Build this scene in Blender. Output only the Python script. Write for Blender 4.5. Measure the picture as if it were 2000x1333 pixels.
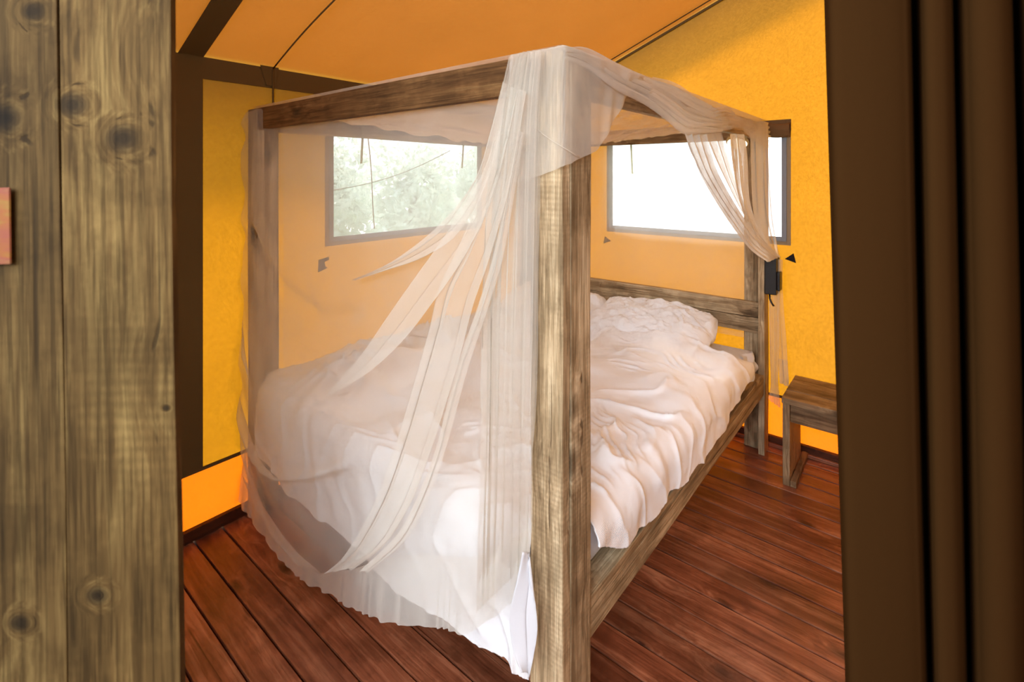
import bpy, bmesh, math, random
import numpy as np
from mathutils import Vector, Matrix
S = bpy.context.scene
random.seed(4)
for o in list(bpy.data.objects): bpy.data.objects.remove(o)

# ------------------------------------------------------------------ camera, light, exposure
FPX, HY, TH, CX, CY, CZ = 968.3, 345.6, 0.6868, 0.6814, -1.0287, 1.6
cam = bpy.data.cameras.new('camera'); camo = bpy.data.objects.new('camera', cam)
S.collection.objects.link(camo); S.camera = camo
cam.sensor_width = 36; cam.lens = FPX/2000*36; cam.shift_y = -(666.5-HY)/2000
camo.location = (CX, CY, CZ); camo.rotation_euler = (math.pi/2, 0, TH)
cam.clip_start = 0.02
cam.dof.use_dof = True; cam.dof.focus_distance = 2.0; cam.dof.aperture_fstop = 5.6

W = bpy.data.worlds.new('sky'); S.world = W; W.use_nodes = True
wn = W.node_tree.nodes; wl = W.node_tree.links
bg = wn['Background']
tc = wn.new('ShaderNodeTexCoord'); sx = wn.new('ShaderNodeSeparateXYZ'); cr = wn.new('ShaderNodeValToRGB')
wl.new(tc.outputs['Generated'], sx.inputs[0]); wl.new(sx.outputs['Z'], cr.inputs[0])
cr.color_ramp.elements[0].position = 0.0; cr.color_ramp.elements[0].color = (0.94, 0.98, 1.0, 1)
cr.color_ramp.elements[1].position = 0.7; cr.color_ramp.elements[1].color = (0.70, 0.86, 1.0, 1)
wl.new(cr.outputs[0], bg.inputs[0]); bg.inputs[1].default_value = 5.3

def lamp(name, kind, loc, rot, energy, color=(1,1,1), **k):
    l = bpy.data.lights.new(name, kind); l.energy = energy; l.color = color
    for a, v in k.items(): setattr(l, a, v)
    o = bpy.data.objects.new(name, l); S.collection.objects.link(o); o.location = loc; o.rotation_euler = rot
    return o
# soft hazy sun from beyond the back left corner of the tent
sd = Vector((0.50, -0.63, -0.63)).normalized()
lamp('sun', 'SUN', (-3, 5, 6), sd.to_track_quat('-Z', 'Y').to_euler(), 11.0, (1, 0.97, 0.92), angle=math.radians(12))
# daylight through the tent's open front, behind and left of the camera
ad = Vector((-0.15, 1.0, -0.5)).normalized()
lamp('open_front_daylight', 'AREA', (0.60, -2.3, 2.2), ad.to_track_quat('-Z', 'Y').to_euler(), 175, (0.78, 0.90, 1.0), shape='RECTANGLE', size=2.6, size_y=1.0)
S.view_settings.view_transform = 'Standard'; S.view_settings.look = 'None'
S.view_settings.gamma = 1; S.view_settings.use_curve_mapping = False; S.view_settings.exposure = 0.0
try:
    S.cycles.transparent_max_bounces = 40; S.cycles.max_bounces = 10; S.cycles.diffuse_bounces = 5
    S.cycles.transmission_bounces = 8; S.cycles.sample_clamp_indirect = 6; S.cycles.denoising_input_passes = 'RGB'
except Exception: pass

# ------------------------------------------------------------------ photo ray helpers: a pixel meets a real plane of the room
_s, _c = math.sin(TH), math.cos(TH)
def ray(px, py):
    l = (px-1000)/FPX
    return (l*_c-_s, l*_s+_c, -(py-HY)/FPX)
def onX(px, py, a):
    d = ray(px, py); t = (a-CX)/d[0]; return Vector((a, CY+d[1]*t, CZ+d[2]*t))
def onY(px, py, b):
    d = ray(px, py); t = (b-CY)/d[1]; return Vector((CX+d[0]*t, b, CZ+d[2]*t))
def view(lat, dep, z):   # room point from lateral offset and distance of a vertical plane facing the doorway
    return Vector((CX+lat*_c-dep*_s, CY+lat*_s+dep*_c, z))

# ------------------------------------------------------------------ materials
def mat(name):
    m = bpy.data.materials.new(name); m.use_nodes = True
    return m, m.node_tree.nodes, m.node_tree.links, m.node_tree.nodes['Principled BSDF']
def N(n, t, **k):
    x = n.new(t)
    for a, v in k.items():
        if a in x.inputs.keys() if hasattr(x.inputs, 'keys') else False: x.inputs[a].default_value = v
        else: setattr(x, a, v)
    return x
def ramp(n, stops):
    r = n.new('ShaderNodeValToRGB'); e = r.color_ramp.elements
    while len(e) < len(stops): e.new(0.5)
    for i, (p, c) in enumerate(stops):
        e[i].position = p; e[i].color = (c[0], c[1], c[2], 1)
    return r
def mixc(n, l, a, b, f, mode='MIX'):
    m = n.new('ShaderNodeMix'); m.data_type = 'RGBA'; m.blend_type = mode
    for s, v in ((m.inputs[0], f), (m.inputs[6], a), (m.inputs[7], b)):
        if hasattr(v, 'node'): l.new(v, s)
        elif isinstance(v, (int, float)): s.default_value = v
        else: s.default_value = (v[0], v[1], v[2], 1)
    return m.outputs[2]
def math_(n, l, op, a, b=0.0, c=None):
    m = n.new('ShaderNodeMath'); m.operation = op
    for i, v in enumerate((a, b) if c is None else (a, b, c)):
        if hasattr(v, 'node'): l.new(v, m.inputs[i])
        else: m.inputs[i].default_value = v
    return m.outputs[0]
def objcoord(n, l, scale, shift=40.0):
    t = n.new('ShaderNodeTexCoord'); oi = n.new('ShaderNodeObjectInfo')
    a = n.new('ShaderNodeVectorMath'); a.operation = 'MULTIPLY_ADD'
    cmb = n.new('ShaderNodeCombineXYZ')
    for i, k in enumerate((shift, shift*0.37, shift*0.71)):
        l.new(math_(n, l, 'MULTIPLY', oi.outputs['Random'], k), cmb.inputs[i])
    ad = n.new('ShaderNodeVectorMath'); ad.operation = 'ADD'
    l.new(t.outputs['Object'], ad.inputs[0]); l.new(cmb.outputs[0], ad.inputs[1])
    l.new(ad.outputs[0], a.inputs[0]); a.inputs[1].default_value = scale; a.inputs[2].default_value = (0, 0, 0)
    return a.outputs[0], ad.outputs[0], oi
def noise(n, l, vec, scale, detail=4, rough=0.55, dist=0.0):
    x = n.new('ShaderNodeTexNoise'); l.new(vec, x.inputs['Vector'])
    x.inputs['Scale'].default_value = scale; x.inputs['Detail'].default_value = detail
    x.inputs['Roughness'].default_value = rough; x.inputs['Distortion'].default_value = dist
    return x.outputs[0]
def wood(name, dark, mid, light, rough=0.75, spots=(), grain=1.0, knots=True, spec=0.18, bump=0.35, gloss_noise=False, knot=(0.05, 0.03, 0.015), saw=True, fine=0.8, vary=0.35, patch=0.15):
    """timber with its long axis along object X"""
    m, n, l, b = mat(name)
    v, raw, oi = objcoord(n, l, (0.75, 14.0*grain, 14.0*grain))
    # knots: sparse voronoi cells; they bend the grain
    vk = n.new('ShaderNodeVectorMath'); vk.operation = 'MULTIPLY'; l.new(raw, vk.inputs[0]); vk.inputs[1].default_value = (3.4, 6.5, 6.5)
    vo = n.new('ShaderNodeTexVoronoi'); l.new(vk.outputs[0], vo.inputs['Vector']); vo.inputs['Scale'].default_value = 1.0
    kd = vo.outputs['Distance']
    tco = n.new('ShaderNodeTexCoord')
    for (sx_, sy_, sr_) in spots:   # knots whose place on the board is known
        sm_ = n.new('ShaderNodeVectorMath'); sm_.operation = 'SUBTRACT'; l.new(tco.outputs['Object'], sm_.inputs[0]); sm_.inputs[1].default_value = (sx_, sy_, 0)
        sq = n.new('ShaderNodeVectorMath'); sq.operation = 'MULTIPLY'; l.new(sm_.outputs[0], sq.inputs[0]); sq.inputs[1].default_value = (0.18/sr_, 0.15/sr_, 0)
        ln = n.new('ShaderNodeVectorMath'); ln.operation = 'LENGTH'; l.new(sq.outputs[0], ln.inputs[0])
        kd = math_(n, l, 'MINIMUM', kd, ln.outputs['Value'])
    kb = math_(n, l, 'POWER', math_(n, l, 'MAXIMUM', math_(n, l, 'SUBTRACT', 0.42, kd), 0.0), 1.5)
    bend = n.new('ShaderNodeVectorMath'); bend.operation = 'MULTIPLY_ADD'
    cb = n.new('ShaderNodeCombineXYZ'); l.new(kb, cb.inputs[1]); l.new(kb, cb.inputs[2])
    l.new(cb.outputs[0], bend.inputs[0]); bend.inputs[1].default_value = (1, 2.8 if knots else 0.4, 2.8 if knots else 0.4); l.new(v, bend.inputs[2])
    g1 = noise(n, l, bend.outputs[0], 1.6, 7, 0.62, 0.25)
    g2 = noise(n, l, bend.outputs[0], 7.0, 5, 0.65, 0.2)
    g3 = noise(n, l, raw, 3.0, 3, 0.5)
    gs = math_(n, l, 'ADD', math_(n, l, 'MULTIPLY', g1, 0.50), math_(n, l, 'ADD', math_(n, l, 'MULTIPLY', g2, 0.32), math_(n, l, 'MULTIPLY', g3, 0.18)))
    r = ramp(n, [(0.36, dark), (0.50, mid), (0.62, light)]); l.new(gs, r.inputs[0])
    col = r.outputs[0]
    if knots:
        kr = ramp(n, [(0.05, (0.9, 0.9, 0.9)), (0.12, (0.65, 0.65, 0.65)), (0.20, (0, 0, 0))]); l.new(kd, kr.inputs[0])
        col = mixc(n, l, col, knot, kr.outputs[0])
    dirt = ramp(n, [(0.42, (0.45, 0.42, 0.38)), (0.56, (1, 1, 1))]); l.new(noise(n, l, raw, 7.0, 5, 0.7), dirt.inputs[0])
    col = mixc(n, l, col, dirt.outputs[0], 0.55, 'MULTIPLY')
    vg = n.new('ShaderNodeVectorMath'); vg.operation = 'MULTIPLY'; l.new(raw, vg.inputs[0]); vg.inputs[1].default_value = (3, 90, 90)
    fg = ramp(n, [(0.38, (0.62, 0.60, 0.56)), (0.55, (1.08, 1.08, 1.08))]); l.new(noise(n, l, vg.outputs[0], 2.0, 3, 0.6), fg.inputs[0])
    col = mixc(n, l, col, fg.outputs[0], fine, 'MULTIPLY')
    pr = ramp(n, [(0.35, (0.5, 0.48, 0.44)), (0.65, (1.35, 1.35, 1.35))]); l.new(noise(n, l, raw, 1.7, 2, 0.5), pr.inputs[0])
    col = mixc(n, l, col, pr.outputs[0], patch, 'MULTIPLY')
    # long cracks
    vc = n.new('ShaderNodeVectorMath'); vc.operation = 'MULTIPLY'; l.new(bend.outputs[0], vc.inputs[0]); vc.inputs[1].default_value = (1.2, 5.5, 5.5)
    c1 = noise(n, l, vc.outputs[0], 1.0, 2, 0.4)
    crk = ramp(n, [(0.26, (1, 1, 1)), (0.31, (0, 0, 0))]); l.new(c1, crk.inputs[0])
    col = mixc(n, l, col, (dark[0]*0.35, dark[1]*0.3, dark[2]*0.3), math_(n, l, 'MULTIPLY', crk.outputs[0], 0.7))
    h = gs
    if saw:   # faint arcs left by the circular saw
        sv = n.new('ShaderNodeVectorMath'); sv.operation = 'MULTIPLY'; l.new(raw, sv.inputs[0]); sv.inputs[1].default_value = (1, 0.6, 0.6)
        wv = n.new('ShaderNodeTexWave'); wv.bands_direction = 'X'; l.new(sv.outputs[0], wv.inputs['Vector'])
        wv.inputs['Scale'].default_value = 24; wv.inputs['Distortion'].default_value = 4; wv.inputs['Detail Scale'].default_value = 0.4
        ms = ramp(n, [(0.50, (0, 0, 0)), (0.62, (1, 1, 1))]); l.new(noise(n, l, raw, 2.3, 2), ms.inputs[0])
        fs = math_(n, l, 'MULTIPLY', math_(n, l, 'MULTIPLY', wv.outputs[1], ms.outputs[0]), 0.22)
        col = mixc(n, l, col, (dark[0]*0.9, dark[1]*0.9, dark[2]*0.9), fs)
    # every board its own tint
    hs = n.new('ShaderNodeHueSaturation'); l.new(col, hs.inputs['Color'])
    l.new(math_(n, l, 'MULTIPLY_ADD', oi.outputs['Random'], vary, 1.0-vary*0.5), hs.inputs['Value'])
    l.new(hs.outputs[0], b.inputs['Base Color'])
    b.inputs['Roughness'].default_value = rough; b.inputs['Specular IOR Level'].default_value = spec
    if gloss_noise:
        rr = n.new('ShaderNodeMapRange'); l.new(g3, rr.inputs[0]); rr.inputs[3].default_value = rough-0.1; rr.inputs[4].default_value = rough+0.16
        l.new(rr.outputs[0], b.inputs['Roughness'])
    bp = n.new('ShaderNodeBump'); bp.inputs['Strength'].default_value = bump; bp.inputs['Distance'].default_value = 0.004
    l.new(math_(n, l, 'SUBTRACT', h, math_(n, l, 'MULTIPLY', crk.outputs[0], 0.4)), bp.inputs['Height']); l.new(bp.outputs[0], b.inputs['Normal'])
    return m
M = {}
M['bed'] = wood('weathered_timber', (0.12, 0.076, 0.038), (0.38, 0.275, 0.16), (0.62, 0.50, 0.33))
def js(px, py, r_): return (-(CZ-(py-HY)/FPX*0.60-1.225), (px-12-1000)/FPX*0.60+0.55, r_)
M['beam'] = wood('brown_shaded_beam_timber', (0.07, 0.030, 0.010), (0.16, 0.075, 0.026), (0.25, 0.135, 0.052))  # darker copy of the bed timber; the foot beam's shade is in its colour
M['jamb'] = wood('weathered_jamb_timber', (0.024, 0.0135, 0.004), (0.064, 0.036, 0.0115), (0.125, 0.080, 0.028), grain=0.9, rough=0.8, spec=0.08, knot=(0.010, 0.006, 0.003), patch=0.5, fine=1.0, spots=[js(155, 205, 0.017), js(250, 272, 0.019), js(82, 22, 0.013), js(190, 1165, 0.012), js(330, 800, 0.004), js(20, 230, 0.02), js(40, 1215, 0.012)])
M['stool'] = wood('brown_stool_timber', (0.10, 0.055, 0.028), (0.29, 0.185, 0.10), (0.48, 0.35, 0.21), rough=0.6)
M['floor'] = wood('red_brown_deck_timber', (0.11, 0.027, 0.011), (0.25, 0.078, 0.036), (0.44, 0.18, 0.095), rough=0.36, grain=0.9, spec=0.5, bump=0.25, gloss_noise=True, knot=(0.025, 0.008, 0.005), saw=False, fine=0.3, vary=0.5)
M['skirt_wood'] = wood('baseboard_timber', (0.05, 0.014, 0.008), (0.10, 0.028, 0.014), (0.14, 0.045, 0.02), rough=0.5, knots=False, saw=False)

def canvas(name, diff, trans, ft=0.6, weave=1.0):
    """woven tent cloth: reflects `diff`, lets daylight through tinted `trans`"""
    m, n, l, b = mat(name); n.remove(b)
    t = n.new('ShaderNodeTexCoord')
    a = noise(n, l, t.outputs['Object'], 210, 3, 0.7); c = noise(n, l, t.outputs['Object'], 2.2, 3, 0.5); e = noise(n, l, t.outputs['Object'], 95, 2, 0.6)
    f = math_(n, l, 'MULTIPLY_ADD', math_(n, l, 'SUBTRACT', math_(n, l, 'ADD', a, e), 1.0), 0.6*weave, 1.0)
    f = math_(n, l, 'MULTIPLY', f, math_(n, l, 'MULTIPLY_ADD', c, 0.22, 0.89))
    def tint(col):
        vm = n.new('ShaderNodeVectorMath'); vm.operation = 'SCALE'; vm.inputs[0].default_value = col; l.new(f, vm.inputs['Scale']); return vm.outputs[0]
    d = n.new('ShaderNodeBsdfDiffuse'); tr = n.new('ShaderNodeBsdfTranslucent'); l.new(tint(diff), d.inputs[0]); l.new(tint(trans), tr.inputs[0])
    mx = n.new('ShaderNodeMixShader'); mx.inputs[0].default_value = ft; l.new(d.outputs[0], mx.inputs[1]); l.new(tr.outputs[0], mx.inputs[2])
    l.new(mx.outputs[0], n['Material Output'].inputs[0])
    return m
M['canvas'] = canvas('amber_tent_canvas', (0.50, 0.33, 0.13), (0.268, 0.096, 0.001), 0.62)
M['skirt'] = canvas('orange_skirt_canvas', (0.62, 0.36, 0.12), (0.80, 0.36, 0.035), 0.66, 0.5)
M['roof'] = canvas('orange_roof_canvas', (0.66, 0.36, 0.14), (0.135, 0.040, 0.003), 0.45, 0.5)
M['band'] = canvas('olive_brown_webbing', (0.17, 0.11, 0.045), (0.085, 0.048, 0.006), 0.35, 0.5)
M['flap'] = canvas('brown_flap_canvas', (0.22, 0.13, 0.06), (0.06, 0.03, 0.01), 0.3, 0.5)

def plain(name, col, rough=0.6, metal=0.0, spec=0.4, bump=None, sheen=0.0):
    m, n, l, b = mat(name)
    b.inputs['Roughness'].default_value = rough; b.inputs['Metallic'].default_value = metal; b.inputs['Specular IOR Level'].default_value = spec
    t = n.new('ShaderNodeTexCoord'); x = noise(n, l, t.outputs['Object'], bump or 30, 3)
    l.new(mixc(n, l, [c*0.88 for c in col], [min(1, c*1.1) for c in col], x), b.inputs['Base Color'])
    if sheen: b.inputs['Sheen Weight'].default_value = sheen
    if bump:
        bp = n.new('ShaderNodeBump'); bp.inputs['Strength'].default_value = 0.2; bp.inputs['Distance'].default_value = 0.002
        l.new(x, bp.inputs['Height']); l.new(bp.outputs[0], b.inputs['Normal'])
    return m
M['black'] = plain('black_plastic', (0.012, 0.011, 0.012), 0.45)
M['black_web'] = plain('black_webbing', (0.015, 0.012, 0.012), 0.9, bump=300)
M['zip'] = plain('blue_grey_zip_tape', (0.22, 0.25, 0.30), 0.7, bump=200)
M['tan'] = canvas('tan_window_binding', (0.45, 0.36, 0.24), (0.30, 0.22, 0.10), 0.35, 0.5)
M['tape'] = canvas('pale_cotton_tape', (0.6, 0.6, 0.5), (0.6, 0.58, 0.45), 0.6, 0.5)
M['curtain'] = plain('dark_brown_curtain_cloth', (0.027, 0.0115, 0.0035), 1.0, spec=0.0, bump=420, sheen=0.0)
M['rope'] = plain('grey_cord', (0.5, 0.5, 0.42), 0.8)
M['darkhole'] = plain('dark_screw_steel', (0.06, 0.055, 0.045), 0.5, 0.6)
M['ground'] = plain('grass_ground', (0.16, 0.26, 0.07), 0.95, bump=8)
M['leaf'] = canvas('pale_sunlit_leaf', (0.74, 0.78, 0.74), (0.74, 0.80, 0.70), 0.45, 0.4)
M['bark'] = plain('grey_bark', (0.2, 0.16, 0.11), 0.9, bump=20)

def cotton(name, col, stripes):
    m, n, l, b = mat(name)
    b.inputs['Roughness'].default_value = 0.75; b.inputs['Specular IOR Level'].default_value = 0.15
    b.inputs['Sheen Weight'].default_value = 0.15
    b.inputs['Base Color'].default_value = (*col, 1)
    uv = n.new('ShaderNodeUVMap'); uv.uv_map = 'UVMap'
    sp = n.new('ShaderNodeSeparateXYZ'); l.new(uv.outputs[0], sp.inputs[0])
    w = math_(n, l, 'SINE', math_(n, l, 'MULTIPLY', sp.outputs[0], stripes))
    x = noise(n, l, uv.outputs[0], 60, 4, 0.6)
    bp = n.new('ShaderNodeBump'); bp.inputs['Strength'].default_value = 0.35; bp.inputs['Distance'].default_value = 0.002
    l.new(math_(n, l, 'ADD', math_(n, l, 'MULTIPLY', w, 0.25), math_(n, l, 'MULTIPLY', x, 0.8)), bp.inputs['Height']); l.new(bp.outputs[0], b.inputs['Normal'])
    return m
M['cotton'] = cotton('white_crinkled_cotton', (0.84, 0.85, 0.88), 2400)
M['sheet'] = cotton('white_fitted_sheet', (0.64, 0.65, 0.69), 10)

def net(name, cover, col=(0.79, 0.755, 0.69), weave=True):
    """sheer voile: thread coverage `cover`, which closes up where the cloth turns edge-on"""
    m, n, l, b = mat(name); n.remove(b)
    g = n.new('ShaderNodeNewGeometry'); dt = n.new('ShaderNodeVectorMath'); dt.operation = 'DOT_PRODUCT'
    l.new(g.outputs['Incoming'], dt.inputs[0]); l.new(g.outputs['Normal'], dt.inputs[1])
    cs = math_(n, l, 'MAXIMUM', math_(n, l, 'ABSOLUTE', dt.outputs['Value']), 0.26)
    t = n.new('ShaderNodeTexCoord')
    x = noise(n, l, t.outputs['Object'], 14, 3, 0.6)
    cv = math_(n, l, 'MULTIPLY', math_(n, l, 'MULTIPLY_ADD', x, 0.5, 0.75), cover)
    tp = math_(n, l, 'POWER', math_(n, l, 'SUBTRACT', 1.0, cv), math_(n, l, 'DIVIDE', 1.0, cs))
    d = n.new('ShaderNodeBsdfDiffuse'); tr = n.new('ShaderNodeBsdfTranslucent'); tp_ = n.new('ShaderNodeBsdfTransparent')
    d.inputs[0].default_value = (*col, 1); tr.inputs[0].default_value = (*col, 1)
    mx = n.new('ShaderNodeMixShader'); mx.inputs[0].default_value = 0.42; l.new(d.outputs[0], mx.inputs[1]); l.new(tr.outputs[0], mx.inputs[2])
    m2 = n.new('ShaderNodeMixShader'); l.new(tp, m2.inputs[0]); l.new(mx.outputs[0], m2.inputs[1]); l.new(tp_.outputs[0], m2.inputs[2])
    l.new(m2.outputs[0], n['Material Output'].inputs[0])
    return m
M['net_thin'] = net('sheer_net_single', 0.22)
M['net_mid'] = net('sheer_net_folded', 0.36)
M['net_dense'] = net('sheer_net_gathered', 0.42)
M['net_hem'] = net('sheer_net_hem', 0.40)
M['net_tied'] = net('sheer_net_tied', 0.66)
M['screen'] = net('grey_insect_screen', 0.50, (0.30, 0.32, 0.31))

m, n, l, b = mat('yellow_pink_passivated_zinc')
t = n.new('ShaderNodeTexCoord'); r = ramp(n, [(0.35, (0.12, 0.085, 0.007)), (0.48, (0.14, 0.040, 0.005)), (0.58, (0.13, 0.028, 0.014)), (0.70, (0.12, 0.06, 0.011))])
mp = n.new('ShaderNodeMapping'); mp.inputs['Scale'].default_value = (8, 8, 26); l.new(t.outputs['Object'], mp.inputs[0])
l.new(noise(n, l, mp.outputs[0], 1.4, 3), r.inputs[0]); l.new(r.outputs[0], b.inputs['Base Color']); b.inputs['Metallic'].default_value = 0.1; b.inputs['Roughness'].default_value = 0.6; b.inputs['Specular IOR Level'].default_value = 0.2
M['zinc'] = m
m, n, l, b = mat('lit_lamp_glass')
b.inputs['Base Color'].default_value = (0.95, 0.85, 0.7, 1); b.inputs['Emission Color'].default_value = (1, 0.86, 0.62, 1); b.inputs['Emission Strength'].default_value = 2.2
M['lampglass'] = m

# ------------------------------------------------------------------ object helpers
col = S.collection
def put(name, me, m, parent=None, smooth=False):
    o = bpy.data.objects.new(name, me); col.objects.link(o)
    if m is not None: me.materials.clear(); me.materials.append(m)
    if parent is not None: o.parent = parent
    if smooth:
        for p in me.polygons: p.use_smooth = True
    return o
def finish(name, bm, m, parent=None, smooth=False):
    me = bpy.data.meshes.new(name); bm.normal_update(); bm.to_mesh(me); bm.free()
    return put(name, me, m, parent, smooth)
def empty(name, loc=(0, 0, 0), rz=0, label=None, cat=None, group=None):
    o = bpy.data.objects.new(name, None); col.objects.link(o); o.location = loc; o.rotation_euler = (0, 0, rz)
    if label: o['label'] = label
    if cat: o['category'] = cat
    if group: o['group'] = group
    return o
def struct(o, label=None):
    o['kind'] = 'structure'
    if label: o['label'] = label
    return o
def bm_box(bm, lo, hi, bevel=0.0):
    vs = [bm.verts.new((x, y, z)) for x in (lo[0], hi[0]) for y in (lo[1], hi[1]) for z in (lo[2], hi[2])]
    fs = [(0, 1, 3, 2), (4, 6, 7, 5), (0, 4, 5, 1), (2, 3, 7, 6), (0, 2, 6, 4), (1, 5, 7, 3)]
    for f in fs: bm.faces.new([vs[i] for i in f])
    if bevel:
        es = {e for v in vs for e in v.link_edges}
        bmesh.ops.bevel(bm, geom=list(es), offset=bevel, segments=2, affect='EDGES', profile=0.6)
def box(name, lo, hi, m, parent=None, bevel=0.0):
    bm = bmesh.new(); bm_box(bm, lo, hi, bevel); return finish(name, bm, m, parent)
def board(name, lo, hi, m, parent=None, bevel=0.003, wav=0.0012, tilt=0.0):
    """a sawn board filling lo..hi; local X runs along its longest side so the grain follows it"""
    lo = Vector(lo); hi = Vector(hi); d = hi-lo; ax = max(range(3), key=lambda i: d[i])
    ctr = (lo+hi)/2; L = d[ax]; oth = [i for i in range(3) if i != ax]
    bm = bmesh.new(); a, b_ = d[oth[0]], d[oth[1]]
    bm_box(bm, (-L/2, -a/2, -b_/2), (L/2, a/2, b_/2), min(bevel, a/3, b_/3))
    k = max(2, int(L/0.12))
    for i in range(1, k):
        x = -L/2+L*i/k
        bmesh.ops.bisect_plane(bm, geom=bm.verts[:]+bm.edges[:]+bm.faces[:], plane_co=(x, 0, 0), plane_no=(1, 0, 0))
    rr = random.Random(hash((round(lo.x, 3), round(lo.y, 3), round(lo.z, 3))) & 0xffff); p1, p2 = rr.random()*6, rr.random()*6
    for v in bm.verts:
        v.co.y += wav*math.sin(v.co.x*7+p1)*(1 if v.co.y > 0 else -.6); v.co.z += wav*math.sin(v.co.x*5+p2)*(1 if v.co.z > 0 else -.6)
    e = [Vector((1, 0, 0)), Vector((0, 1, 0)), Vector((0, 0, 1))]
    R = Matrix((e[ax], e[oth[0]], e[oth[1]])).transposed()
    if R.determinant() < 0:
        for v in bm.verts: v.co.z *= -1
        bmesh.ops.reverse_faces(bm, faces=bm.faces[:]); R = Matrix((e[ax], e[oth[0]], -e[oth[1]])).transposed()
    o = finish(name, bm, m, parent)
    o.rotation_euler = R.to_euler(); o.location = ctr - (parent.location if parent is not None else Vector())
    return o
def tube(name, pts, r, m, parent=None, sides=8, closed=False):
    bm = bmesh.new(); pts = [Vector(p) for p in pts]; rings = []
    for i, p in enumerate(pts):
        a = pts[max(0, i-1)]; b_ = pts[min(len(pts)-1, i+1)]; d = (b_-a).normalized()
        u = d.orthogonal().normalized() if i == 0 else (u-d*u.dot(d)).normalized()
        w = d.cross(u); rings.append([bm.verts.new(p+(u*math.cos(2*math.pi*k/sides)+w*math.sin(2*math.pi*k/sides))*r) for k in range(sides)])
    for A, B in zip(rings, rings[1:]):
        for k in range(sides): bm.faces.new((A[k], A[(k+1) % sides], B[(k+1) % sides], B[k]))
    bm.faces.new(rings[0][::-1]); bm.faces.new(rings[-1])
    return finish(name, bm, m, parent, True)
def prism(name, pts, off, m, parent=None, bevel=0.0):
    bm = bmesh.new(); A = [bm.verts.new(p) for p in pts]; B = [bm.verts.new(Vector(p)+Vector(off)) for p in pts]; k = len(pts)
    bm.faces.new(A); bm.faces.new(B[::-1])
    for i in range(k): bm.faces.new((A[i], B[i], B[(i+1) % k], A[(i+1) % k]))
    bmesh.ops.recalc_face_normals(bm, faces=bm.faces[:])
    if bevel: bmesh.ops.bevel(bm, geom=bm.edges[:], offset=bevel, segments=2, affect='EDGES')
    return finish(name, bm, m, parent)
# numpy noise
_rng = np.random.RandomState(7); _G = _rng.rand(256, 256)
def vnoise(x, y, seed=0):
    x = np.asarray(x)+seed*17.3; y = np.asarray(y)+seed*9.1
    xi = np.floor(x).astype(int); yi = np.floor(y).astype(int); fx = x-xi; fy = y-yi
    fx = fx*fx*fx*(fx*(fx*6-15)+10); fy = fy*fy*fy*(fy*(fy*6-15)+10)
    g = lambda a, b_: _G[a % 256, b_ % 256]
    return ((g(xi, yi)*(1-fx)+g(xi+1, yi)*fx)*(1-fy)+(g(xi, yi+1)*(1-fx)+g(xi+1, yi+1)*fx)*fy)*2-1
def fbm(x, y, seed=0, o=3):
    return sum(vnoise(x*2**i, y*2**i, seed+i)*0.5**i for i in range(o))
def gridmesh(name, P, m, parent=None, uv=None, mask=None):
    """P: (nu,nv,3) array of points"""
    nu, nv = P.shape[:2]; vs = P.reshape(-1, 3); fs = []
    for i in range(nu-1):
        for j in range(nv-1):
            if mask is None or mask[i, j]: fs.append((i*nv+j, (i+1)*nv+j, (i+1)*nv+j+1, i*nv+j+1))
    me = bpy.data.meshes.new(name); me.from_pydata(vs.tolist(), [], fs); me.update()
    if uv is not None:
        ul = me.uv_layers.new(name='UVMap'); idx = np.zeros(len(me.loops), dtype=np.int32); me.loops.foreach_get('vertex_index', idx)
        ul.data.foreach_set('uv', uv.reshape(-1, 2)[idx].astype(np.float32).ravel())
    o = put(name, me, m, parent, True)
    return o
def normals(P):
    du = np.gradient(P, axis=0); dv = np.gradient(P, axis=1); n_ = np.cross(du, dv); return n_/(np.linalg.norm(n_, axis=2, keepdims=True)+1e-9)
def catmull(pts, k):
    pts = np.array([list(p) for p in pts], float); n_ = len(pts); t = np.linspace(0, n_-1, k); i = np.minimum(t.astype(int), n_-2); f = (t-i)[:, None]
    g = lambda j: pts[np.clip(j, 0, n_-1)]
    p0, p1, p2, p3 = g(i-1), g(i), g(i+1), g(i+2)
    p0 = np.where((i == 0)[:, None], 2*p1-p2, p0); p3 = np.where((i == n_-2)[:, None], 2*p2-p1, p3)
    return 0.5*((2*p1)+(-p0+p2)*f+(2*p0-5*p1+4*p2-p3)*f**2+(-p0+3*p1-3*p2+p3)*f**3)
def ribbon(name, A, B, m, parent, na=60, nb=24, pleats=5, amp=0.012, seed=0, bulge=0.0, side=(0, -1, 0), amp0=1.0, amp1=1.0):
    """cloth between two edge curves, gathered into lengthwise pleats"""
    a = catmull(A, na); b_ = catmull(B, na); u = np.linspace(0, 1, nb)[None, :]; v = np.linspace(0, 1, na)[:, None]
    # uneven pleats
    ph = u*pleats*2*math.pi+1.8*vnoise(u*3, v*1.2, seed)+seed
    uu = u+0.10*np.sin(2*ph+0.6)/max(pleats, 1)
    P = a[:, None, :]*(1-uu)[..., None]+b_[:, None, :]*uu[..., None]
    side = np.array(side, float); side /= np.linalg.norm(side)
    d = (np.sin(ph)+0.4*vnoise(u*pleats*3, v*3, seed+3))*amp*(amp0+(amp1-amp0)*v)+bulge*np.sin(math.pi*u)
    P = P+d[..., None]*side
    return gridmesh(name, P, m, parent)

# ================================================================== THE SETTING
XW, YB = -1.805, 2.268            # inner faces of left and back canvas walls
XR, YF = 3.2, -3.2
ZE, SL = 2.135, 0.394             # eave height on the left wall, roof slope
def zr(x): return ZE+SL*(x-XW)
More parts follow.
